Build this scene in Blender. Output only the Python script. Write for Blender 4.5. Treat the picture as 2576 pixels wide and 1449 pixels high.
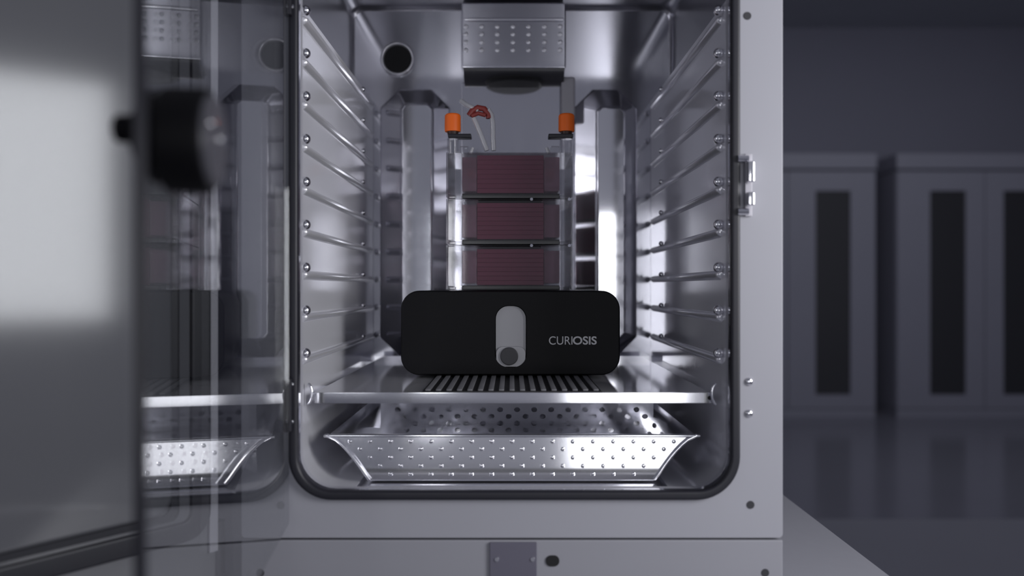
import bpy, bmesh, math, random
from mathutils import Vector, Matrix
random.seed(4)
for o in list(bpy.data.objects):
    bpy.data.objects.remove(o)
scene = bpy.context.scene
COL = scene.collection
PI = math.pi
H = 0.945            # camera height above the floor; scene data below is given relative to the camera
F = 2066.0           # focal length in pixels of the 2576 x 1449 frame

# ------------------------------------------------------------------ camera
cam_d = bpy.data.cameras.new('camera')
cam = bpy.data.objects.new('camera', cam_d)
COL.objects.link(cam)
cam.location = (0, 0, H)
cam.rotation_euler = (PI / 2, 0, 0)
cam_d.sensor_width = 36.0
cam_d.lens = F / 2576 * 36.0
cam_d.clip_start = 0.02
cam_d.dof.use_dof = True
cam_d.dof.focus_distance = 1.12
cam_d.dof.aperture_fstop = 2.2
scene.camera = cam

# ------------------------------------------------------------------ world, lamps, exposure
world = bpy.data.worlds.new('world')
scene.world = world
world.use_nodes = True
bgn = world.node_tree.nodes['Background']
bgn.inputs[0].default_value = (0.80, 0.82, 1.0, 1)
bgn.inputs[1].default_value = 0.21


def area_lamp(name, loc, target, sx, sy, power, color=(1, 1, 1)):
    d = bpy.data.lights.new(name, 'AREA')
    d.shape = 'RECTANGLE'
    d.size = sx
    d.size_y = sy
    d.energy = power
    d.color = color
    o = bpy.data.objects.new(name, d)
    COL.objects.link(o)
    o.location = (loc[0], loc[1], loc[2] + H)
    dirv = Vector(target) - Vector(loc)
    o.rotation_euler = dirv.to_track_quat('-Z', 'Y').to_euler()
    return o


area_lamp('studio_softbox', (1.00, 0.33, 0.23), (-0.40, 0.80, 0.21), 0.46, 0.62, 13.5, (0.97, 0.97, 1.0))
LAMP_TINT = (0.96, 0.97, 1.0)      # added unseen lamps, each placed for a white reflection in the steel
area_lamp('reflection_lamp', (0.445, -0.7, -0.005), (0.445, 1.2, -0.005), 0.17, 0.65, 1.8, LAMP_TINT)
area_lamp('reflection_lamp_low', (0.83, -4.0, -0.71), (0.83, 1.2, -0.71), 0.84, 0.45, 3.6, LAMP_TINT)
area_lamp('reflection_lamp_side', (-0.385, -2.0, 0.01), (-0.385, 1.2, 0.01), 0.13, 0.88, 3.4, LAMP_TINT)
area_lamp('room_fill_light', (2.4, 3.9, 2.0), (2.4, 4.6, -0.9), 2.4, 0.5, 14.0, (0.92, 0.94, 1.0))  # unseen fill added to brighten the cabinets and wall at the back

scene.view_settings.view_transform = 'Standard'
scene.view_settings.look = 'None'
scene.view_settings.exposure = 0.0
scene.view_settings.gamma = 1.0
scene.view_settings.use_curve_mapping = False


scene.cycles.max_bounces = 16
scene.cycles.glossy_bounces = 12
scene.cycles.transparent_max_bounces = 32

# ------------------------------------------------------------------ materials
def mat(name, base, rough=0.5, metal=0.0, noise=None, rough_var=0.0, bump=0.0, spec=0.5, coat=0.0, stretch=(1, 1, 1)):
    m = bpy.data.materials.new(name)
    m.use_nodes = True
    nt = m.node_tree
    b = nt.nodes['Principled BSDF']
    b.inputs['Base Color'].default_value = (*base, 1)
    b.inputs['Roughness'].default_value = rough
    b.inputs['Metallic'].default_value = metal
    b.inputs['Specular IOR Level'].default_value = spec
    if coat:
        b.inputs['Coat Weight'].default_value = coat
    if noise or rough_var or bump:
        tc = nt.nodes.new('ShaderNodeTexCoord')
        mp = nt.nodes.new('ShaderNodeMapping')
        mp.inputs['Scale'].default_value = stretch
        nt.links.new(tc.outputs['Object'], mp.inputs['Vector'])
        n = nt.nodes.new('ShaderNodeTexNoise')
        n.inputs['Scale'].default_value = noise[0] if noise else 30
        n.inputs['Detail'].default_value = 4
        nt.links.new(mp.outputs['Vector'], n.inputs['Vector'])
        if noise and noise[1]:
            r = nt.nodes.new('ShaderNodeMapRange')
            r.inputs['To Min'].default_value = 1 - noise[1]
            r.inputs['To Max'].default_value = 1 + noise[1]
            nt.links.new(n.outputs['Fac'], r.inputs['Value'])
            mx = nt.nodes.new('ShaderNodeMix')
            mx.data_type = 'RGBA'
            mx.blend_type = 'MULTIPLY'
            mx.inputs['Factor'].default_value = 1
            mx.inputs['A'].default_value = (*base, 1)
            nt.links.new(r.outputs['Result'], mx.inputs['B'])
            nt.links.new(mx.outputs['Result'], b.inputs['Base Color'])
        if rough_var:
            r = nt.nodes.new('ShaderNodeMapRange')
            r.inputs['To Min'].default_value = max(rough - rough_var, 0.02)
            r.inputs['To Max'].default_value = rough + rough_var
            nt.links.new(n.outputs['Fac'], r.inputs['Value'])
            nt.links.new(r.outputs['Result'], b.inputs['Roughness'])
        if bump:
            bp = nt.nodes.new('ShaderNodeBump')
            bp.inputs['Strength'].default_value = bump
            bp.inputs['Distance'].default_value = 0.002
            nt.links.new(n.outputs['Fac'], bp.inputs['Height'])
            nt.links.new(bp.outputs['Normal'], b.inputs['Normal'])
    return m


def thin_clear(name, tint, f0=0.045, rough=0.02, haze=0.0, haze_col=(0.5, 0.5, 0.5)):
    """A clear sheet: Fresnel mirror over tinted transmission, the same from both faces."""
    m = bpy.data.materials.new(name)
    m.use_nodes = True
    nt = m.node_tree
    nt.nodes.clear()
    N = nt.nodes.new
    L = nt.links.new
    out = N('ShaderNodeOutputMaterial')
    g = N('ShaderNodeNewGeometry')
    dot = N('ShaderNodeVectorMath')
    dot.operation = 'DOT_PRODUCT'
    L(g.outputs['Normal'], dot.inputs[0])
    L(g.outputs['Incoming'], dot.inputs[1])
    ab = N('ShaderNodeMath'); ab.operation = 'ABSOLUTE'
    L(dot.outputs['Value'], ab.inputs[0])
    om = N('ShaderNodeMath'); om.operation = 'SUBTRACT'
    om.inputs[0].default_value = 1
    L(ab.outputs[0], om.inputs[1])
    pw = N('ShaderNodeMath'); pw.operation = 'POWER'
    L(om.outputs[0], pw.inputs[0])
    pw.inputs[1].default_value = 5
    ma = N('ShaderNodeMath'); ma.operation = 'MULTIPLY_ADD'
    L(pw.outputs[0], ma.inputs[0])
    ma.inputs[1].default_value = 1 - f0
    ma.inputs[2].default_value = f0
    tr = N('ShaderNodeBsdfTransparent')
    tr.inputs[0].default_value = (*tint, 1)
    base = tr.outputs[0]
    if haze:
        df = N('ShaderNodeBsdfDiffuse')
        df.inputs[0].default_value = (*haze_col, 1)
        mh = N('ShaderNodeMixShader')
        mh.inputs[0].default_value = haze
        L(base, mh.inputs[1]); L(df.outputs[0], mh.inputs[2])
        base = mh.outputs[0]
    gl = N('ShaderNodeBsdfGlossy')
    gl.inputs['Roughness'].default_value = rough
    mx = N('ShaderNodeMixShader')
    L(ma.outputs[0], mx.inputs[0])
    L(base, mx.inputs[1]); L(gl.outputs[0], mx.inputs[2])
    L(mx.outputs[0], out.inputs[0])
    return m


def steel(name, base, r1, r2, fac, stretch, haze=0.0):
    """sheet steel: a sharp lobe under a broad one from the grain"""
    m = mat(name, base, r1, 1.0, noise=(6, 0.03), rough_var=0.02, stretch=stretch)
    nt = m.node_tree
    b = nt.nodes['Principled BSDF']
    g2 = nt.nodes.new('ShaderNodeBsdfPrincipled')
    g2.inputs['Base Color'].default_value = (*base, 1)
    g2.inputs['Metallic'].default_value = 1
    g2.inputs['Roughness'].default_value = r2
    mx = nt.nodes.new('ShaderNodeMixShader')
    mx.inputs[0].default_value = fac
    nt.links.new(b.outputs[0], mx.inputs[1])
    nt.links.new(g2.outputs[0], mx.inputs[2])
    last = mx.outputs[0]
    if haze:
        df = nt.nodes.new('ShaderNodeBsdfDiffuse')
        df.inputs[0].default_value = (*[c * 0.9 for c in base], 1)
        m2 = nt.nodes.new('ShaderNodeMixShader')
        m2.inputs[0].default_value = haze
        nt.links.new(last, m2.inputs[1])
        nt.links.new(df.outputs[0], m2.inputs[2])
        last = m2.outputs[0]
    nt.links.new(last, nt.nodes['Material Output'].inputs[0])
    return m


M = {
    'paint': mat('grey_white_paint', (0.33, 0.33, 0.365), 0.45, noise=(6, 0.03), bump=0.02),
    'paint_shaded': mat('shaded_grey_paint', (0.28, 0.28, 0.31), 0.45, noise=(6, 0.03)),  # front paint darkened to stand in for weaker light low down
    'steel': steel('stainless_steel', (0.80, 0.80, 0.845), 0.07, 0.40, 0.15, (1, 1, 12)),
    'steel_side': steel('brushed_stainless_steel', (0.84, 0.84, 0.885), 0.12, 0.50, 0.30, (1, 1, 12), 0.40),
    'steel_shell': steel('dull_stainless_steel', (0.48, 0.48, 0.52), 0.25, 0.50, 0.40, (1, 1, 12)),
    'steel_back': steel('satin_stainless_steel', (0.58, 0.58, 0.63), 0.09, 0.40, 0.15, (10, 1, 1)),
    'steel_bright': steel('polished_stainless_steel', (0.80, 0.80, 0.84), 0.09, 0.30, 0.04, (1, 1, 1), 0.06),
    'steel_runner': steel('drawn_stainless_steel', (0.88, 0.88, 0.92), 0.14, 0.45, 0.25, (1, 1, 1), 0.30),
    'steel_shelf': steel('satin_shelf_steel', (0.84, 0.84, 0.88), 0.09, 0.40, 0.10, (1, 1, 1), 0.16),
    'steel_tray': steel('pressed_stainless_steel', (0.76, 0.76, 0.80), 0.09, 0.35, 0.15, (1, 1, 1), 0.06),
    'chrome': mat('chrome', (0.80, 0.80, 0.83), 0.06, 1.0),
    'door_panel': mat('satin_door_liner', (0.125, 0.125, 0.135), 0.12, 0.0, noise=(3, 0.03), spec=0.56),
    'door_flange': mat('door_flange_paint', (0.16, 0.16, 0.17), 0.45),
    'hinge_paint': mat('pale_hinge_paint', (0.52, 0.51, 0.55), 0.4),
    'rubber': mat('black_rubber', (0.010, 0.010, 0.016), 0.45),
    'rubber_grey': mat('dark_rubber', (0.03, 0.03, 0.035), 0.5),
    'black': mat('black_plastic', (0.0045, 0.0045, 0.0055), 0.5, noise=(200, 0.1), spec=0.15),
    'black_gloss': mat('black_moulded_plastic', (0.003, 0.003, 0.004), 0.55, spec=0.12),
    'knob_grey': mat('grey_knob_plastic', (0.055, 0.055, 0.065), 0.35),
    'device_grey': mat('silver_grey_plastic', (0.34, 0.34, 0.36), 0.4),
    'print': mat('white_print', (0.55, 0.55, 0.56), 0.5),
    'plate': mat('slate_plate', (0.115, 0.11, 0.145), 0.4),
    'rib': mat('grey_ribs', (0.13, 0.13, 0.14), 0.45),
    'rib_gap': mat('rib_channel', (0.006, 0.006, 0.008), 0.6),
    'orange': mat('orange_cap_plastic', (0.95, 0.155, 0.004), 0.5),
    'dark_brown': mat('cap_seal', (0.03, 0.008, 0.003), 0.5),
    'red_clamp': mat('red_clamp_plastic', (0.25, 0.035, 0.03), 0.4),
    'medium': mat('dark_red_medium', (0.17, 0.017, 0.055), 0.35, spec=0.25),
    'medium_edge': mat('dark_red_medium_layer', (0.175, 0.021, 0.060), 0.35, spec=0.25),
    'tier_plate': mat('smoked_tier_plate', (0.030, 0.031, 0.034), 0.25),
    'pink_side': thin_clear('pinkish_clear_plastic', (0.80, 0.62, 0.69), 0.05, 0.08, 0.30, (0.42, 0.20, 0.26)),
    'clear': thin_clear('clear_plastic', (0.90, 0.90, 0.91), 0.04, 0.05, 0.03, (0.4, 0.4, 0.4)),
    'tube': thin_clear('clear_tubing', (0.72, 0.74, 0.76), 0.08, 0.1, 0.60, (0.75, 0.75, 0.78)),
    'glass': thin_clear('door_glass', (0.93, 0.94, 0.95), 0.13, 0.0),
    'glass_edge': mat('glass_edge', (0.022, 0.022, 0.028), 0.2),
    'white_plastic': mat('off_white_plastic', (0.42, 0.41, 0.45), 0.35),
    'hole': mat('dark_opening', (0.004, 0.004, 0.005), 0.7),
    'mesh_dark': mat('dark_filter_mesh', (0.012, 0.012, 0.013), 0.6),
    'bench': mat('bench_laminate', (0.29, 0.29, 0.325), 0.45, noise=(60, 0.03)),
    'wall': mat('slate_wall_paint', (0.28, 0.28, 0.35), 0.8, noise=(2, 0.04)),
    'ceiling': mat('dark_ceiling', (0.50, 0.52, 0.56), 0.9, noise=(3, 0.05)),
    'floor': mat('dark_gloss_floor', (0.21, 0.21, 0.26), 0.16, noise=(1.5, 0.06), rough_var=0.04),
    'floor_light': mat('grey_vinyl_floor', (0.26, 0.26, 0.31), 0.4, noise=(1.5, 0.05)),
    'locker': mat('locker_paint', (0.33, 0.33, 0.40), 0.5, noise=(3, 0.04)),
    'locker_glass': mat('smoked_locker_glass', (0.050, 0.050, 0.056), 0.25),
    'plinth': mat('dark_plinth', (0.05, 0.05, 0.06), 0.6),
}


# ------------------------------------------------------------------ mesh helpers
class MB:
    def __init__(self):
        self.v = []
        self.f = []

    def add(self, vs, fs):
        b = len(self.v)
        self.v += [tuple(p) for p in vs]
        self.f += [tuple(b + i for i in f) for f in fs]
        return self

    def box(self, x0, x1, y0, y1, z0, z1):
        vs = [(x, y, z) for z in (z0, z1) for y in (y0, y1) for x in (x0, x1)]
        return self.add(vs, [(0, 2, 3, 1), (4, 5, 7, 6), (0, 1, 5, 4), (2, 6, 7, 3), (0, 4, 6, 2), (1, 3, 7, 5)])

    def loft(self, loops, cap0=True, cap1=True, closed=True):
        n = len(loops[0])
        vs = [p for l in loops for p in l]
        fs = []
        for k in range(len(loops) - 1):
            for i in range(n if closed else n - 1):
                j = (i + 1) % n
                fs.append((k * n + i, k * n + j, (k + 1) * n + j, (k + 1) * n + i))
        if cap0:
            fs.append(tuple(range(n))[::-1])
        if cap1:
            fs.append(tuple((len(loops) - 1) * n + i for i in range(n)))
        return self.add(vs, fs)

    def ring(self, outer, inner, axis, a0, a1):
        """solid ring between two 2-D loops, extruded along axis ('y' or 'z') from a0 to a1"""
        def P(p, a):
            return (p[0], a, p[1]) if axis == 'y' else (p[0], p[1], a)
        n = len(outer)
        vs = [P(p, a0) for p in outer] + [P(p, a0) for p in inner] + [P(p, a1) for p in inner] + [P(p, a1) for p in outer]
        fs = []
        for r in range(4):
            q = (r + 1) % 4
            for i in range(n):
                j = (i + 1) % n
                fs.append((r * n + i, r * n + j, q * n + j, q * n + i))
        return self.add(vs, fs)

    def lathe(self, prof, centre, axis, seg=24):
        """prof: list of (along, radius)"""
        ax = Vector(axis).normalized()
        t = Vector((0, 0, 1)) if abs(ax.z) < 0.9 else Vector((1, 0, 0))
        e1 = ax.cross(t).normalized()
        e2 = ax.cross(e1)
        c = Vector(centre)
        loops = []
        for a, r in prof:
            loops.append([c + ax * a + (e1 * math.cos(2 * PI * i / seg) + e2 * math.sin(2 * PI * i / seg)) * max(r, 1e-5) for i in range(seg)])
        return self.loft(loops)

    def tube(self, pts, r, seg=10):
        pts = [Vector(p) for p in pts]
        loops = []
        for i, p in enumerate(pts):
            a = pts[max(i - 1, 0)]
            b = pts[min(i + 1, len(pts) - 1)]
            d = (b - a).normalized()
            t = Vector((0, 1, 0)) if abs(d.y) < 0.9 else Vector((1, 0, 0))
            e1 = d.cross(t).normalized()
            e2 = d.cross(e1)
            loops.append([p + (e1 * math.cos(2 * PI * k / seg) + e2 * math.sin(2 * PI * k / seg)) * r for k in range(seg)])
        return self.loft(loops)

    def mesh(self, name, m, bevel=0.0, seg=2, angle=35):
        me = bpy.data.meshes.new(name)
        me.from_pydata(self.v, [], self.f)
        bm = bmesh.new()
        bm.from_mesh(me)
        bmesh.ops.remove_doubles(bm, verts=bm.verts, dist=1e-6)
        bmesh.ops.recalc_face_normals(bm, faces=bm.faces)
        if bevel:
            es = [e for e in bm.edges if e.is_manifold and e.calc_face_angle(0) > math.radians(40)]
            bmesh.ops.bevel(bm, geom=es, offset=bevel, segments=seg, profile=0.5, affect='EDGES', clamp_overlap=True)
        bm.to_mesh(me)
        bm.free()
        for p in me.polygons:
            p.use_smooth = True
        me.set_sharp_from_angle(angle=math.radians(angle))
        me.materials.append(M[m])
        return me

    def build(self, name, m, parent=None, bevel=0.0, seg=2, local=False, angle=35):
        """verts in camera-relative space (or in the parent's own space when local)"""
        if local:
            org = Vector((0, 0, 0))
        else:
            xs = [p[0] for p in self.v]; ys = [p[1] for p in self.v]; zs = [p[2] for p in self.v]
            org = Vector(((min(xs) + max(xs)) / 2, (min(ys) + max(ys)) / 2, min(zs)))
            self.v = [tuple(Vector(p) - org) for p in self.v]
            org = org + Vector((0, 0, H))
        o = bpy.data.objects.new(name, self.mesh(name, m, bevel, seg, angle))
        COL.objects.link(o)
        wn = o.modifiers.new('weighted_normal', 'WEIGHTED_NORMAL')
        wn.keep_sharp = True
        wn.weight = 100
        o.parent = parent
        o.location = org if local else org - ORIGIN.get(parent.name if parent else None, Vector((0, 0, 0)))
        ORIGIN[o.name] = ORIGIN.get(parent.name, Vector((0, 0, 0))) + o.location if (parent and local) else org
        return o


ORIGIN = {}


def inst(name, me, loc, parent=None, local=False, rot=None):
    o = bpy.data.objects.new(name, me)
    COL.objects.link(o)
    o.parent = parent
    if local:
        o.location = loc
    else:
        w = Vector(loc) + Vector((0, 0, H))
        o.location = w - ORIGIN.get(parent.name if parent else None, Vector((0, 0, 0)))
        ORIGIN[o.name] = w
    if rot:
        o.rotation_euler = rot
    return o


def empty(name, loc):
    o = bpy.data.objects.new(name, None)
    COL.objects.link(o)
    o.empty_display_size = 0.05
    o.location = (loc[0], loc[1], loc[2] + H)
    ORIGIN[o.name] = Vector(o.location)
    return o


def tag(o, label=None, cat=None, group=None, kind=None):
    if label: o['label'] = label
    if cat: o['category'] = cat
    if group: o['group'] = group
    if kind: o['kind'] = kind
    return o


def rr(x0, x1, z0, z1, r, n=8):
    """rounded rectangle loop, 4*(n+1) points"""
    pts = []
    for cx, cz, a0 in ((x1 - r, z1 - r, 0), (x0 + r, z1 - r, 90), (x0 + r, z0 + r, 180), (x1 - r, z0 + r, 270)):
        for i in range(n + 1):
            a = math.radians(a0 + 90 * i / n)
            pts.append((cx + r * math.cos(a), cz + r * math.sin(a)))
    return pts


def at(px, py, y):
    """point at depth y that the photograph shows at pixel px, py"""
    return ((px - 1288) * y / F, y, (724.5 - py) * y / F)


def L3(loop, y):
    return [(p[0], y, p[1]) for p in loop]


# ------------------------------------------------------------------ the room
FZ = -H
tag(MB().box(-3.2, 5.2, 6.5, 6.6, FZ, 2.06).build('wall_back', 'wall'), kind='structure')
tag(MB().box(-3.2, 5.2, 3.36, 6.5, FZ - 0.1, FZ).build('floor', 'floor'), kind='structure')
tag(MB().box(-3.2, 5.2, -4.4, 3.36, FZ - 0.1, FZ).build('floor', 'floor_light'), kind='structure')
tag(MB().box(-3.2, 5.2, 1.9, 6.6, 2.06, 2.16).build('ceiling', 'ceiling'), kind='structure')
tag(MB().box(-3.3, -3.2, 1.0, 6.6, FZ, 2.06).build('wall_left', 'wall'), kind='structure')
tag(MB().box(5.2, 5.3, 1.0, 6.6, FZ, 2.06).build('wall_right', 'wall'), kind='structure')


def locker(x0, x1, wins, label):
    y0 = 6.0
    e = empty('storage_cabinet', ((x0 + x1) / 2, y0 + 0.25, FZ))
    tag(e, label, 'cabinet', 'storage cabinets along the dark wall')
    MB().box(x0 + 0.004, x1 - 0.004, y0 + 0.004, y0 + 0.46, FZ, FZ + 0.06).build('plinth', 'locker', e)
    MB().box(x0, x1, y0 + 0.022, y0 + 0.48, FZ + 0.06, 0.86).build('carcass', 'locker', e, 0.006)
    MB().box(x0 - 0.005, x1 + 0.005, y0 - 0.015, y0 + 0.48, 0.865, 0.985).build('top_trim', 'locker', e, 0.012)
    mid = (x0 + x1) / 2
    for k, (a, b) in enumerate(((x0 + 0.005, mid - 0.003), (mid + 0.003, x1 - 0.005))):
        wx0, wx1 = wins[k]
        n = 2
        d = MB().ring(rr(a, b, FZ + 0.065, 0.855, 0.004, n), rr(wx0, wx1, -0.78, 0.71, 0.004, n), 'y', y0, y0 + 0.02)
        dd = d.build('door', 'locker', e)
        MB().box(wx0 - 0.01, wx1 + 0.01, y0 + 0.012, y0 + 0.019, -0.79, 0.72).build('window_pane', 'locker_glass', dd)


locker(1.37, 2.66, ((1.68, 1.935), (2.218, 2.473)), 'grey storage cabinet with narrow dark windows, nearest to the incubator')
locker(2.81, 4.10, ((3.055, 3.316), (3.592, 3.85)), 'grey storage cabinet with dark windows, at the right edge of the photo')

# bench the incubator stands on
BZ = -0.349
bn = empty('bench', (-0.3, 1.2, FZ))
tag(bn, 'pale grey laminate bench under the incubator, its edge running off to the lower right', 'bench')
MB().box(-1.15, 0.4593, 0.66, 1.78, BZ - 0.035, BZ).build('bench_top', 'bench', bn, 0.003)
for bx in (-1.08, 0.37):
    for by in (0.73, 1.68):
        MB().box(bx - 0.025, bx + 0.025, by - 0.025, by + 0.025, FZ, BZ - 0.035).build('leg', 'plinth', bn, 0.003)
MB().box(-1.05, 0.34, 1.67, 1.69, BZ - 0.12, BZ - 0.035).build('apron', 'plinth', bn)

# ------------------------------------------------------------------ the incubator
inc = empty('incubator', (0, 1.28, BZ))
tag(inc, 'grey laboratory incubator with open doors and a stainless steel chamber', 'incubator')
D = 0.93
X0, X1 = -0.307, 0.307
ZT = 0.66
LIP = -0.2285
# outer cabinet
MB().box(X0, X0 + 0.004, D + 0.03, 1.66, BZ + 0.012, ZT).build('side_wall', 'paint', inc)
MB().box(X1 - 0.004, X1, D + 0.03, 1.66, BZ + 0.012, ZT).build('side_wall', 'paint', inc)
MB().box(X0, X1, 1.655, 1.66, BZ + 0.012, ZT).build('rear_wall', 'paint', inc)
MB().box(X0, X1, D + 0.03, 1.66, ZT - 0.004, ZT).build('roof', 'paint', inc)
MB().box(X0 + 0.004, X1 - 0.004, D + 0.03, 1.655, BZ + 0.012, BZ + 0.02).build('base_plate', 'paint_shaded', inc)
# front frame with the rounded opening
op_in = rr(-0.2415, 0.2467, LIP, 0.53, 0.040, 10)
op_out = rr(-0.252, 0.2572, LIP - 0.0105, 0.5405, 0.048, 10)
fr = MB().ring(rr(X0, X1, -0.2835, ZT, 0.005, 10), rr(-0.2445, 0.2497, LIP - 0.003, 0.533, 0.042, 10), 'y', D, D + 0.03)
fr.build('front_frame', 'paint', inc, 0.0015)
MB().box(X0, X1, D, D + 0.03, BZ + 0.006, -0.2855).build('lower_panel', 'paint_shaded', inc, 0.002)
for fx in (X0 + 0.05, X1 - 0.05):
    MB().lathe([(0, 0.018), (0.012, 0.018)], (fx, D + 0.08, BZ), (0, 0, 1)).build('foot', 'rubber_grey', inc)
    MB().lathe([(0, 0.018), (0.012, 0.018)], (fx, 1.58, BZ), (0, 0, 1)).build('foot', 'rubber_grey', inc)
# black seal round the opening
g = MB()
cen = rr(-0.2467, 0.2519, LIP - 0.0052, 0.5352, 0.044, 12)
g.ring(rr(-0.252, 0.2572, LIP - 0.0105, 0.5405, 0.0493, 12), rr(-0.2415, 0.2467, LIP, 0.53, 0.0388, 12), 'y', D - 0.007, D + 0.004)
g.build('door_seal', 'rubber', inc, 0.003, 3)

# chamber shell, wider than the opening; the opening's lip turns inward
CW = 0.289
CT = 0.505
CB = 1.48
FLZ = -0.2355
lip = MB()
lp0 = rr(-0.2443, 0.2495, LIP - 0.0028, 0.5328, 0.0418, 10)
lip.loft([L3(lp0, D + 0.001), L3(lp0, D + 0.018)], False, False)
lip.build('opening_lip', 'steel', inc)
ch = MB()
lo0 = rr(-CW, CW, FLZ - 0.004, CT, 0.022, 8)
lo1 = rr(-CW + 0.006, CW - 0.006, FLZ + 0.002, CT - 0.006, 0.018, 8)
ch.loft([L3(rr(-0.2443, 0.2495, LIP - 0.0028, 0.5328, 0.0418, 8), D + 0.018),
         L3(rr(-CW, CW, FLZ - 0.004, 0.54, 0.022, 8), D + 0.02),
         L3(rr(-CW, CW, FLZ - 0.004, 0.54, 0.022, 8), D + 0.06),
         L3(lo0, D + 0.061), L3(lo0, CB - 0.008), L3(rr(-CW + 0.002, CW - 0.002, FLZ - 0.002, CT - 0.002, 0.02, 8), CB - 0.003),
         L3(lo1, CB)], False, False)
ch.build('chamber_shell', 'steel_shell', inc)
bw = MB()
bw.loft([L3(lo1, CB), L3(lo1, CB + 0.002)])
bw.build('chamber_back', 'steel_back', inc)

# side panels that carry the shelf runners: upright sheet with a rolled foot
PX = 0.250
PT = 0.340


def side_panel(s):
    r = 0.045
    prof = [(PX + 0.012, PT), (PX + 0.003, PT), (PX, PT - 0.004)]
    prof += [(PX, PT - 0.03)]
    for i in range(13):
        a = math.radians(90 * i / 12)
        prof.append((PX - r + r * math.cos(a), FLZ + r - r * math.sin(a)))
    prof.append((PX - r - 0.02, FLZ))
    th = 0.0015
    inner = [(s * x, z) for x, z in prof]
    outer = [(s * (x + th), z - (0 if z > 0 else th)) for x, z in prof]
    loop = inner + outer[::-1]
    m = MB()
    m.loft([L3(loop, D + 0.0175), L3(loop, CB - 0.0012)])
    return m.build('side_panel', 'steel_side', inc, angle=50)


pan_l = side_panel(-1)
pan_r = side_panel(1)
MB().box(-PX + 0.05, PX - 0.05, D + 0.0175, CB - 0.002, FLZ - 0.002, FLZ - 0.0005).build('chamber_floor', 'steel', inc)

# shelf runners pressed out of the side panels, a ball stud at the front, a pin at the rear
Y0R, Y1R = 0.980, 1.455
levels = [0.329 - 0.05078 * i for i in range(9)]


def runner_mesh(s):
    prof = []
    for x, z in ((0, -0.0066), (0.0016, -0.0062), (0.0052, -0.0030), (0.0062, -0.0010), (0.0062, 0.0008), (0.0050, 0.0026), (0.0016, 0.0044), (0, 0.0048)):
        prof.append((-s * x, z))
    L = Y1R - Y0R
    loops = []
    for t, k in ((0, 0.55), (0.002, 0.9), (0.005, 1.0), (L - 0.005, 1.0), (L - 0.002, 0.9), (L, 0.55)):
        loops.append([(x * k, t, z * k) for x, z in prof])
    m = MB()
    m.loft(loops, True, True)
    return m.mesh('shelf_runner', 'steel_runner', angle=50)


def ball_mesh(r, name, m):
    b = MB()
    prof = [(-r * math.cos(PI * i / 10), r * math.sin(PI * i / 10)) for i in range(11)]
    b.lathe(prof, (0, 0, 0), (0, 1, 0), 16)
    return b.mesh(name, m, angle=80)


stud_me = ball_mesh(0.0064, 'front_stud', 'chrome')
pin_me = ball_mesh(0.0042, 'rear_pin', 'chrome')
for s, pan in ((-1, pan_l), (1, pan_r)):
    rme = runner_mesh(s)
    for z in levels:
        r = inst('shelf_runner', rme, (s * PX, Y0R, z - 0.008), inc)
        inst('front_stud', stud_me, (s * 0.2452, 0.974, z), r)
        inst('rear_pin', pin_me, (s * 0.2455, 1.352, z - 0.002), r)


# raised air ducts on the back wall, chamfered outline with sloping flanks
def chamf(x0, x1, z0, z1, c):
    return [(x1, z0 + c), (x1, z1 - c), (x1 - c, z1), (x0 + c, z1), (x0, z1 - c), (x0, z0 + c), (x0 + c, z0), (x1 - c, z0)]


def duct(px0, px1, ipx0, ipx1, pyt, ipyt, pyb, ipyb):
    yb = CB
    yf = CB - 0.029
    a = at(px0, pyt, yb); b = at(px1, pyb, yb)
    c = at(ipx0, ipyt, yf); d = at(ipx1, ipyb, yf)
    m = MB()
    o1 = chamf(a[0], b[0], b[2], a[2], 0.034)
    o2 = chamf(a[0] + 0.004, b[0] - 0.004, b[2] + 0.004, a[2] - 0.004, 0.033)
    i1 = chamf(c[0] - 0.004, d[0] + 0.004, d[2] - 0.004, c[2] + 0.004, 0.012)
    i2 = chamf(c[0], d[0], d[2], c[2], 0.008)
    m.loft([L3(o1, yb - 0.0003), L3(o2, yb - 0.006), L3(i1, yf + 0.006), L3(i2, yf)], True, True)
    return m.build('air_duct', 'steel', inc, 0.003, 3, angle=30)


duct(955, 1134, 1010, 1086, 224, 262, 896, 850)
duct(1442, 1603, 1503, 1572, 224, 270, 896, 850)

# upper fan housing with dimples, its dark intake below; flat duct plate under it
yh = CB - 0.05
hx0, hz1 = at(1160, 10, yh)[0], 0.498
hx1, hz0 = at(1424, 172, yh)[0], at(1424, 172, yh)[2]
fan = MB().box(hx0, hx1, yh, CB - 0.001, hz0, hz1).build('fan_housing', 'steel_back', inc, 0.004)
sl = MB()
sl.lathe([(0, 0.0042), (0.0006, 0.0036), (0.0009, 0.002)], (0, 0, 0), (0, -1, 0), 10)
sl_me = sl.mesh('vent_dimple', 'steel_side', angle=60)
for r_, py in enumerate((67, 86, 106, 126)):
    for c_ in range(7):
        p = at(1172 + c_ * 39.5, py, yh)
        inst('vent_dimple', sl_me, p, fan)
p0 = at(1168, 46, yh); p1 = at(1418, 54, yh)
MB().box(p0[0], p1[0], yh - 0.004, yh, p1[2], p0[2]).build('pressed_bead', 'steel', fan, 0.0015)
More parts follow.
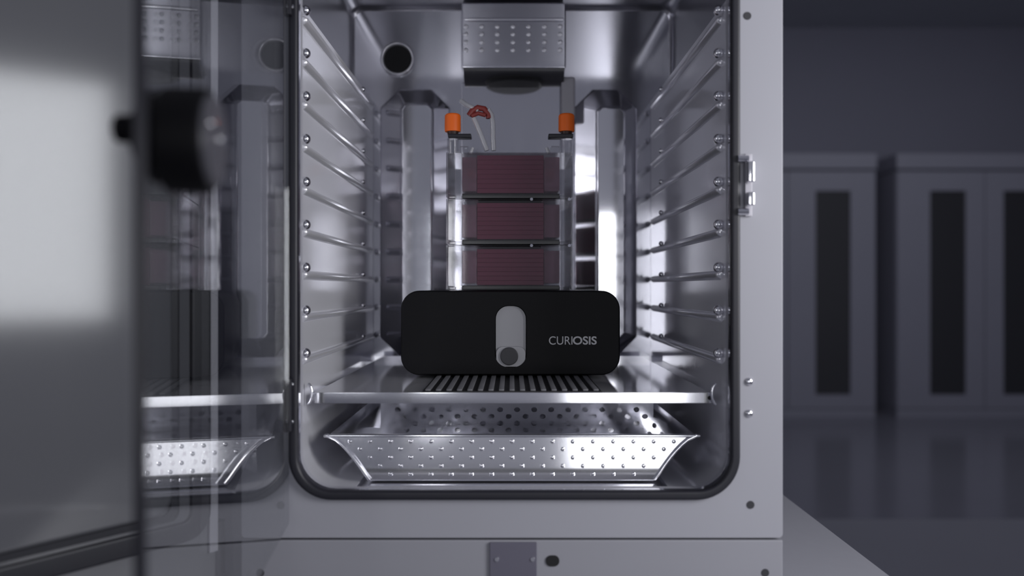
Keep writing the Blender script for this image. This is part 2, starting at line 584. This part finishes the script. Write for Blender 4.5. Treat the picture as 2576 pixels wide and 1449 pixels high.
# intake hood, curved lip
m = MB()
q0 = at(1166, 172, yh); q1 = at(1420, 204, yh)
n = 10
l0 = []; l1 = []
for i in range(n + 1):
    a = PI * 0.5 * i / n
    l0.append((0, yh + 0.042 - 0.042 * math.cos(a) * 1.0, q0[2] - (q0[2] - q1[2]) * math.sin(a)))
prof = l0 + [(0, CB - 0.002, q0[2])]
m.loft([[(q0[0], p[1], p[2]) for p in prof], [(q1[0], p[1], p[2]) for p in prof]])
m.build('intake_hood', 'knob_grey', fan, angle=60)
m = MB()
m.lathe([(0, 0.052), (0.003, 0.050), (0.006, 0.044)], ((q0[0] + q1[0]) / 2, yh + 0.028, q1[2] + 0.004), (0, 0, -1), 32)
m.build('intake_ring', 'mesh_dark', fan)
b0 = at(1160, 206, CB - 0.012); b1 = at(1412, 905, CB - 0.012)
MB().box(b0[0], b1[0], CB - 0.012, CB - 0.0005, b1[2], b0[2]).build('duct_plate', 'steel_back', inc, 0.003)
b0 = at(1412, 192, CB - 0.03); b1 = at(1447, 300, CB - 0.03)
MB().box(b0[0], b1[0], CB - 0.03, CB - 0.0005, b1[2], b0[2]).build('sensor_cover', 'white_plastic', inc, 0.004, 3)

# access port
pc = at(1001, 150, CB)
m = MB()
m.lathe([(0.0005, 0.0312), (0.005, 0.0310), (0.0078, 0.0290), (0.0080, 0.0270), (0.006, 0.0250), (0.0005, 0.0245)], pc, (0, -1, 0), 40)
m.f = [f for f in m.f if len(f) == 4]
port = m.build('access_port', 'steel_runner', inc, angle=60)
MB().lathe([(0.0004, 0.0250), (0.0025, 0.0250)], pc, (0, -1, 0), 40).build('port_opening', 'hole', port)

# screws and blind holes on the front
sm = MB()
sm.lathe([(0, 0.0046), (0.0012, 0.0046), (0.0026, 0.0030), (0.0030, 0.0008)], (0, 0, 0), (0, -1, 0), 16)
scr_me = sm.mesh('screw', 'chrome', angle=50)
sm = MB()
sm.lathe([(0, 0.0046), (0.0006, 0.0044)], (0, 0, 0), (0, -1, 0), 16)
cap_me = sm.mesh('plug', 'rubber_grey')
for px, py in ((1884, 960), (1884, 1040)):
    inst('screw', scr_me, at(px, py, D), inc)
for px, py in ((1880, 40), (1888, 1270), (655, 1441), (1925, 1441), (706, 1271)):
    inst('plug', cap_me, at(px, py, D), inc)
# keeper for the glass door's latch
k0 = at(1872, 388, D); k1 = at(1890, 545, D)
kp = MB().box(k0[0], k1[0], D - 0.004, D, k1[2], k0[2]).build('latch_keeper', 'white_plastic', inc, 0.001)
for za, zb in ((410, 462), (486, 520)):
    a = at(1872, za, D); b = at(1889, zb, D)
    MB().box(a[0], b[0], D - 0.016, D - 0.004, b[2], a[2]).build('keeper_block', 'steel_bright', kp, 0.002)
for py in (402, 534):
    a = at(1864, py, D)
    MB().lathe([(-0.006, 0.004), (0.006, 0.004)], (a[0], D - 0.008, a[2]), (1, 0, 0), 14).build('keeper_roller', 'chrome', kp)
# badge plate and cable hole in the lower panel
b0 = at(1232, 1363, D); b1 = at(1350, 1490, D)
bp = MB().box(b0[0], b1[0], D - 0.003, D, BZ + 0.008, b0[2]).build('lock_plate', 'plate', inc, 0.0008)
sm = MB()
sm.lathe([(0, 0.0028), (0.001, 0.0024)], (0, 0, 0), (0, -1, 0), 12)
sms = sm.mesh('screw', 'chrome')
for px in (1250, 1340):
    p = at(px, 1405, D)
    inst('screw', sms, (p[0], D - 0.003, p[2]), bp)
b0 = at(1373, 1397, D); b1 = at(1407, 1424, D)
MB().loft([L3(rr(b0[0], b1[0], b1[2], b0[2], 0.0058), D - 0.0012), L3(rr(b0[0], b1[0], b1[2], b0[2], 0.0058), D + 0.001)]).build('grommet', 'hole', inc)

# ------------------------------------------------------------------ inner glass door, swung out to the left
GH = (-0.252, 0.926)
AL = math.radians(83.4)
gd_m = MB()
GW = 0.497
GZ0, GZ1 = -0.262, 0.565
gd_m.box(0.012, GW, -0.0025, 0.0025, GZ0, GZ1)
gd = gd_m.build('glass_door', 'glass', inc, local=True)
gd.location = Vector((GH[0], GH[1], H)) - ORIGIN['incubator']
gd.rotation_euler = (0, 0, -AL)
MB().box(GW, GW + 0.0035, -0.003, 0.003, GZ0, GZ1).build('edge_strip', 'glass_edge', gd, local=True)
for zc in (-0.131, 0.335):
    hg = MB()
    hg.box(0.000, 0.012, -0.005, 0.005, zc - 0.030, zc + 0.030)
    h_ = hg.build('hinge', 'rubber', gd, 0.002, local=True)
    for dz in (-0.019, 0.023):
        MB().box(-0.003, 0.006, -0.0065, 0.0065, zc + dz - 0.002, zc + dz + 0.002).build('hinge_pin', 'chrome', h_, 0.001, local=True)
# latch knob through the glass near its free edge
kx, kz = 0.462, 0.084
kb = MB()
kb.lathe([(0.0026, 0.0285), (0.004, 0.030), (0.024, 0.030), (0.027, 0.0285)], (kx, 0, kz), (0, 1, 0), 40)
knob = kb.build('latch_knob', 'black_gloss', gd, local=True, angle=40)
kb = MB()
kb.lathe([(0.0271, 0.0260), (0.0300, 0.0250), (0.0305, 0.0235)], (kx, 0, kz), (0, 1, 0), 40)
kb.build('knob_face', 'knob_grey', knob, local=True, angle=40)
for dx, dz in ((0.010, 0.008), (-0.012, 0.003)):
    MB().lathe([(0.0306, 0.003), (0.0318, 0.0022)], (kx + dx, 0, kz + dz), (0, 1, 0), 12).build('knob_screw', 'chrome', knob, local=True)
kb = MB()
kb.lathe([(0.0026, 0.027), (0.005, 0.026), (0.012, 0.016), (0.013, 0.0155)], (kx, 0, kz + 0.002), (0, -1, 0), 32)
kb.build('outer_boss', 'black_gloss', knob, local=True, angle=50)
kb = MB()
kb.lathe([(0.012, 0.0085), (0.024, 0.0078), (0.0255, 0.006)], (kx, 0, kz + 0.006), (0, -1, 0), 24)
kb.build('lever_stem', 'black_gloss', knob, local=True, angle=50)

# ------------------------------------------------------------------ outer door, opened wide to the left
ux, uy = -0.607, -0.795
ang = math.atan2(uy, ux)
C0 = (-0.355, 0.918)      # where the seal's centre line turns the corner at the hinge side
DW = 0.60
od = MB()
od.box(-0.028, DW, -0.055, 0.0, -0.335, 0.66)
odo = od.build('outer_door', 'door_flange', inc, 0.004, local=True)
odo.location = Vector((C0[0], C0[1], H)) - ORIGIN['incubator']
odo.rotation_euler = (0, 0, ang)
MB().ring(rr(-0.0155, DW - 0.012, -0.279, 0.62, 0.030, 8), rr(0.009, DW - 0.037, -0.257, 0.598, 0.010, 8), 'y', 0.0002, 0.010).build('magnetic_seal', 'rubber', odo, 0.003, local=True)
MB().ring(rr(0.0215, DW - 0.05, -0.2535, 0.592, 0.016, 8), rr(0.0295, DW - 0.058, -0.2465, 0.585, 0.012, 8), 'y', 0.0002, 0.004).build('liner_shadow_gap', 'rubber', odo, local=True)  # shade in the gap round the liner, put in as a black strip
MB().ring(rr(0.0095, DW - 0.038, -0.2565, 0.597, 0.010, 8), rr(0.0215, DW - 0.05, -0.2535, 0.592, 0.010, 8), 'y', 0.0002, 0.006).build('liner_trim', 'door_panel', odo, local=True)
pm = MB()
P0 = rr(0.030, DW - 0.059, -0.246, 0.584, 0.02, 8)
P1 = rr(0.031, DW - 0.060, -0.245, 0.583, 0.02, 8)
P2 = rr(0.036, DW - 0.065, -0.240, 0.578, 0.02, 8)
pm.loft([L3(P0, 0.0002), L3(P1, 0.007), L3(P2, 0.010)], True, True)
pm.build('door_liner', 'door_panel', odo, local=True, angle=60)
MB().box(-0.0275, -0.0165, 0.0002, 0.004, -0.300, 0.64).build('hinge_cover', 'hinge_paint', odo, 0.001, local=True)
for zc in (-0.30, 0.63):
    MB().lathe([(-0.03, 0.011), (0.03, 0.011)], (-0.034, -0.012, zc), (0, 0, 1), 16).build('hinge', 'knob_grey', odo, local=True)

# ------------------------------------------------------------------ shelf
SY = 0.990
SZ = -0.1262
sh = empty('steel_shelf', (0, 1.22, SZ - 0.012))
tag(sh, 'polished stainless steel shelf carrying the black imaging device', 'shelf')
MB().box(-0.2385, 0.2385, SY + 0.002, 1.425, SZ - 0.0015, SZ).build('shelf_plate', 'steel_shelf', sh)
lipm = MB()
lipm.loft([L3(rr(-0.2395, 0.2420, SZ - 0.0130, SZ + 0.0003, 0.003, 4), SY), L3(rr(-0.2395, 0.2420, SZ - 0.0130, SZ + 0.0003, 0.003, 4), SY + 0.003)])
lf = lipm.build('front_lip', 'steel_bright', sh, 0.0007)
MB().lathe([(0, 0.0024), (0.0006, 0.0024)], at(1785, 1001, SY), (0, -1, 0), 14).build('lip_hole', 'hole', lf)
MB().box(-0.2385, 0.2385, 1.425, 1.428, SZ - 0.011, SZ + 0.008).build('rear_upstand', 'steel_bright', sh)
for s in (-1, 1):
    pts = []
    for i in range(9):
        a = math.radians(10 + 160 * i / 8)
        pts.append((s * (0.2455 - 0.006 * math.sin(a)), SY - 0.006, SZ - 0.001 + 0.0125 * math.cos(a)))
    MB().tube(pts, 0.0018, 8).build('retaining_hook', 'steel_bright', sh, angle=60)

# ------------------------------------------------------------------ water tray under the shelf
RZ = -0.1800
tr = empty('water_tray', (0, 1.2, FLZ))
tag(tr, 'dimpled stainless steel water tray on the chamber floor below the shelf', 'tray')


def tray_profile(k=0.0):
    pts = []
    # right side from the rim down a convex curve to the bottom
    for i in range(9):
        t = i / 8
        x = 0.2245 - 0.052 * (t ** 0.75)
        z = RZ - (RZ - FLZ - 0.0006) * (t ** 1.15)
        pts.append((x - k, z + (k if i == 8 else 0)))
    return pts


pr = tray_profile()
loop = [(x, z) for x, z in pr] + [(-x, z) for x, z in pr[::-1]]
m = MB()
# front wall leans slightly back; body runs to the rear
front = [(x, 0.9965 + 0.0022 * (z - FLZ) / (RZ - FLZ), z) for x, z in loop]
rear = [(x, 1.400, z) for x, z in loop]
m.loft([front, rear], True, True)
m.f = [f for f in m.f if len(f) != 4 or not all(abs(m.v[i][2] - RZ) < 1e-6 for i in f)]
m.build('tray_body', 'steel_tray', tr, 0.002, angle=40)
# rolled side beads on the front edge
for s in (-1, 1):
    MB().tube([(s * x, 0.9955 + 0.0022 * (z - FLZ) / (RZ - FLZ), max(z + 0.001, FLZ + 0.0032)) for x, z in pr], 0.0026, 8).build('rolled_edge', 'steel_bright', tr, angle=60)
MB().box(-0.2285, 0.2285, 0.9955, 1.004, RZ - 0.0012, RZ + 0.0018).build('front_rim', 'steel_bright', tr, 0.0008)
# dimples on the front wall
dm = MB()
for r_, py in enumerate((1112, 1131, 1152, 1173, 1194)):
    zc = (724.5 - py) * 0.996 / F
    for c_ in range(-9, 10):
        xc = (c_ + (0.5 if r_ % 2 else 0)) * 0.0246
        t = (RZ - zc) / (RZ - FLZ)
        if abs(xc) > 0.2245 - 0.052 * (max(t, 0) ** 0.75) - 0.012:
            continue
        yc = 0.9965 + 0.0022 * (zc - FLZ) / (RZ - FLZ)
        dm.lathe([(-0.0002, 0.0030), (0.0004, 0.0022), (0.0006, 0.0008)], (xc, yc, zc), (0, -1, 0), 10)
tag(dm.build('dimples', 'steel_bright', tr, angle=60), kind='stuff')
# upright perforated baffle inside the tray
pf = MB()
pitch = 0.0250
rowh = 0.0100
YB_ = 1.205
for j in range(5):
    z_ = FLZ + 0.012 + rowh * j
    off = 0.5 * (j % 2)
    if j % 2:
        pf.box(-0.1925, -0.1675, YB_ - 0.0003, YB_, z_, z_ + rowh)
    else:
        pf.box(-0.1925, -0.1800, YB_ - 0.0003, YB_, z_, z_ + rowh)
        pf.box(0.1950, 0.2075, YB_ - 0.0003, YB_, z_, z_ + rowh)
    for i in range(15):
        cx, cz = -0.1800 + (i + off) * pitch + pitch / 2, z_ + rowh / 2
        hx_, hz_ = pitch / 2, rowh / 2
        outer = [(cx + hx_, cz), (cx + hx_, cz + hz_), (cx, cz + hz_), (cx - hx_, cz + hz_), (cx - hx_, cz), (cx - hx_, cz - hz_), (cx, cz - hz_), (cx + hx_, cz - hz_)]
        rx, rz = 0.0046, 0.0038
        inner = [(cx + rx * math.cos(PI * k / 4), cz + rz * math.sin(PI * k / 4)) for k in range(8)]
        vs = [(x, YB_, z) for x, z in outer + inner]
        fs = [(k, (k + 1) % 8, 8 + (k + 1) % 8, 8 + k) for k in range(8)]
        pf.add(vs, fs)
pf.box(-0.1925, 0.2075, YB_ - 0.0005, YB_ + 0.0005, FLZ + 0.0015, FLZ + 0.012)
pf.box(-0.1925, 0.2075, YB_ - 0.0005, YB_ + 0.0005, FLZ + 0.062, FLZ + 0.068)
pf.build('perforated_baffle', 'steel_tray', tr)
MB().box(-0.205, 0.2135, YB_ - 0.0005, 1.398, FLZ + 0.068, FLZ + 0.069).build('baffle_light_stop', 'steel_tray', tr)  # added plate, hidden by the shelf, keeps light out behind the holes

# ------------------------------------------------------------------ imaging device on the shelf
DY = 1.145
dv = empty('imaging_device', (-0.002, 1.25, SZ))
tag(dv, 'black box-shaped imaging device with white lettering and a grey pill-shaped slot, on the steel shelf', 'imaging device')
dx0, dx1 = at(1008, 0, DY)[0], at(1560, 0, DY)[0]
dz1, dz0 = at(0, 731, DY)[2], SZ + 0.0045
sx0, sx1 = at(1245, 0, DY)[0], at(1325, 0, DY)[0]
sz1, sz0 = at(0, 768, DY)[2], at(0, 924, DY)[2]
R = 0.026
n = 10
outer0 = rr(dx0 + 0.002, dx1 - 0.002, dz0 + 0.002, dz1 - 0.002, R - 0.002, n)
outer1 = rr(dx0, dx1, dz0, dz1, R, n)
slot = rr(sx0, sx1, sz0, sz1, 0.019, n)
slot_b = rr(sx0 + 0.0008, sx1 - 0.0008, sz0 + 0.0008, sz1 - 0.0008, 0.0182, n)
m = MB()
m.loft([L3(slot_b, DY + 0.012), L3(slot, DY + 0.0008), L3(slot, DY), L3(outer0, DY), L3(outer1, DY + 0.003), L3(outer1, 1.365), L3(outer0, 1.368)], True, True)
m.build('housing', 'black', dv, angle=40)
# recessed slider track
MB().loft([L3(rr(sx0 + 0.0012, sx1 - 0.0012, sz0 + 0.0012, sz1 - 0.0012, 0.018, n), DY + 0.005), L3(rr(sx0 + 0.0012, sx1 - 0.0012, sz0 + 0.0012, sz1 - 0.0012, 0.018, n), DY + 0.0115)]).build('slider_track', 'device_grey', dv)
# slider block with a round button
zz0, zz1 = at(0, 923, DY)[2], at(0, 872, DY)[2]
blk = MB().loft([L3(rr(sx0 + 0.0016, sx1 - 0.0016, zz0, zz1, 0.010, n), DY + 0.001), L3(rr(sx0 + 0.0016, sx1 - 0.0016, zz0, zz1, 0.010, n), DY + 0.0048)]).build('slider', 'device_grey', dv, 0.0008)
bc = at(1281, 896, DY)
MB().lathe([(-0.001, 0.0125), (0.002, 0.0125), (0.003, 0.0110)], bc, (0, -1, 0), 32).build('button', 'rubber_grey', blk, angle=40)
# lettering
def lettering(body, px0, px1, py0, py1, bold, parent):
    cu = bpy.data.curves.new('lettering', 'FONT')
    cu.body = body
    cu.size = 1.0
    cu.offset = bold
    cu.extrude = 0.0
    tmp = bpy.data.objects.new('lettering_tmp', cu)
    COL.objects.link(tmp)
    dg = bpy.context.evaluated_depsgraph_get()
    dg.update()
    me = bpy.data.meshes.new_from_object(tmp.evaluated_get(dg))
    bpy.data.objects.remove(tmp)
    xs = [v.co.x for v in me.vertices]; ys = [v.co.y for v in me.vertices]
    a = at(px0, py1, DY); b = at(px1, py0, DY)
    kx_ = (b[0] - a[0]) / (max(xs) - min(xs)); ky_ = (b[2] - a[2]) / (max(ys) - min(ys))
    for v in me.vertices:
        v.co = Vector(((v.co.x - min(xs)) * kx_, 0, (v.co.y - min(ys)) * ky_))
    me.materials.clear()
    me.materials.append(M['print'])
    inst('lettering', me, (a[0], DY - 0.0004, a[2]), parent)


lettering('CURI', 1381, 1440, 846, 867, 0.0, dv)
lettering('OSIS', 1441, 1501, 846, 867, 0.022, dv)
# ribbed base plate reaching to the shelf's front edge
bx = 0.1085
bpt = MB().box(-bx, bx, SY + 0.004, 1.36, SZ + 0.0002, SZ + 0.0012).build('base_plate', 'rib_gap', dv)
NR = 17
rm = MB()
rm.box(-0.0031, 0.0031, 0, 0.34, 0, 0.0024)
rib_me = rm.mesh('rib', 'rib', 0.0006)
for i in range(NR):
    x = -bx + 0.0064 + i * (2 * bx - 0.0128) / (NR - 1)
    inst('rib', rib_me, (x, SY + 0.006, SZ + 0.0012), bpt)

# ------------------------------------------------------------------ culture vessels stacked on the device
VY = 1.19
DT = dz1
vx0, vx1 = at(1122, 0, VY)[0], at(1441, 0, VY)[0]
cx0, cx1 = at(1200, 0, VY)[0], at(1368, 0, VY)[0]
wx0, wx1 = at(1162, 0, VY)[0], at(1408, 0, VY)[0]
VYB = 1.352
tiers = [(0.0, 0.0665), (0.0665, 0.1335), (0.1335, 0.2010)]
names = ['clear layered vessel of dark red medium, lowest of three, on the black device',
         'middle clear vessel of dark red medium in the stack of three',
         'topmost clear vessel of dark red medium with two orange caps']
for k, (a, b) in enumerate(tiers):
    zb = DT + a + 0.0004
    zt = DT + b
    v = empty('culture_vessel', ((vx0 + vx1) / 2, (VY + VYB) / 2, zb))
    tag(v, names[k], 'culture vessel', 'culture vessels stacked on the device')
    foot = 0.010
    MB().box(wx0, wx1, VY + 0.003, VYB - 0.004, zb, zb + foot - 0.003).build('tier_plate', 'tier_plate', v, 0.001)
    MB().box(vx0 + 0.004, wx0 - 0.0005, VY + 0.004, VYB - 0.004, zb, zb + 0.005).build('base_flange', 'clear', v, 0.001)
    MB().box(wx1 + 0.0005, vx1 - 0.004, VY + 0.004, VYB - 0.004, zb, zb + 0.005).build('base_flange', 'clear', v, 0.001)
    h0, h1 = zb + foot, zt - (0.0028 if k < 2 else 0.0012)
    # core of stacked medium layers
    NL = 8
    dz = (h1 - 0.001 - h0) / NL
    for i in range(NL):
        z0 = h0 - 0.0025 + i * dz
        MB().box(cx0, cx1, VY + 0.002, VYB - 0.006, z0, z0 + dz - 0.0001).build('culture_layer', 'medium' if i % 2 else 'medium_edge', v, 0.0004, 1)
    # lighter side chambers
    for xa, xb in ((wx0, cx0 - 0.0006), (cx1 + 0.0006, wx1)):
        MB().box(xa, xb, VY + 0.003, VYB - 0.006, h0, h1 - 0.006).build('side_chamber', 'pink_side', v, 0.001)
    # clear outer shell, side walls with corner ribs and a thin lid
    for xa, xb in ((vx0, vx0 + 0.0025), (vx1 - 0.0025, vx1)):
        MB().box(xa, xb, VY, VYB, zb + 0.001, zt - 0.0006).build('shell_side', 'clear', v, 0.0008)
    MB().box(vx0 + 0.003, vx1 - 0.003, VY - 0.0002, VY + 0.0013, zb + 0.006, zt - 0.003).build('shell_front', 'clear', v, 0.0004)
    MB().box(vx0 + 0.003, vx1 - 0.003, VYB - 0.003, VYB - 0.0015, zb + 0.006, zt - 0.003).build('shell_back', 'clear', v, 0.0004)
    MB().box(vx0 + 0.003, vx1 - 0.003, VY, VYB - 0.004, zt - 0.0024, zt - 0.0008).build('lid', 'clear', v, 0.0004)
    if k < 2:
        for px in (1337, 1432):
            q = at(px, 0, VY)
            MB().lathe([(0, 0.0022), (0.003, 0.0022)], (q[0], VY - 0.0035, zt - 0.0015), (0, 1, 0), 12).build('locking_pin', 'chrome', v)
    if k == 2:
        YC = 1.215
        for px, f0, f1 in ((1139, 1128, 1186), (1425, 1379, 1441)):
            c = at(px, 0, YC)[0]
            nk = MB()
            nk.lathe([(0, 0.0085), (0.0235, 0.0085)], (c, YC, zt - 0.0008), (0, 0, 1), 20)
            nk.build('neck', 'clear', v)
            fa, fb = at(f0, 0, YC)[0], at(f1, 0, YC)[0]
            zf = at(0, 344, YC)[2]
            MB().box(fa, fb, YC - 0.011, YC + 0.011, zf - 0.0027, zf + 0.0027).build('neck_flange', 'rubber', v, 0.0012)
            z0 = zf + 0.0027
            MB().lathe([(0, 0.0078), (0.0045, 0.0085)], (c, YC, z0), (0, 0, 1), 20).build('cap_collar', 'dark_brown', v)
            cp = MB()
            zc0 = z0 + 0.0045
            hh = at(0, 287, YC)[2] - zc0
            SG = 36
            loops = []
            for t, r in ((0, 0.0112), (0.002, 0.0116), (hh - 0.003, 0.0114), (hh - 0.0008, 0.0104), (hh, 0.0088)):
                loops.append([(c + (r + (0.0004 if i % 2 and 0 < t < hh - 0.002 else 0)) * math.cos(2 * PI * i / SG), YC + (r + (0.0004 if i % 2 and 0 < t < hh - 0.002 else 0)) * math.sin(2 * PI * i / SG), zc0 + t) for i in range(SG)])
            cp.loft(loops)
            cp.build('screw_cap', 'orange', v, angle=50)
            # moulded connector beside each neck
            s = 1 if px < 1288 else -1
            MB().box(c + s * 0.010, c + s * 0.024, YC - 0.006, YC + 0.006, zt - 0.0008, zt + 0.012).build('connector', 'clear', v, 0.002)
            MB().lathe([(0, 0.003), (0.010, 0.0024)], (c + s * 0.026, YC, zt + 0.001), (s * 0.4, 0, 1), 12).build('barb', 'tube', v)
        # tubing with a red clamp
        def tp(px, py, y=YC):
            return at(px, py, y)
        MB().tube([tp(1160, 254, YC + 0.02), tp(1172, 263, YC + 0.012), tp(1186, 270), tp(1203, 279)], 0.0036).build('tubing', 'tube', v, angle=60)
        MB().tube([tp(1191, 296), tp(1201, 318), tp(1213, 347), tp(1225, 379)], 0.0036).build('tubing', 'tube', v, angle=60)
        MB().tube([tp(1228, 276), tp(1237, 290), tp(1240, 312), tp(1240, 345), tp(1242, 379)], 0.0036).build('tubing', 'tube', v, angle=60)
        clm = MB()
        clm.tube([tp(1180, 291), tp(1188, 279), tp(1202, 271), tp(1218, 274), tp(1229, 288), tp(1230, 298)], 0.0045, 10)
        cl = clm.build('pinch_clamp', 'red_clamp', v, angle=60)
        MB().tube([tp(1186, 292, YC - 0.003), tp(1203, 285, YC - 0.003), tp(1222, 290, YC - 0.003)], 0.0032, 8).build('clamp_lever', 'red_clamp', cl, angle=60)
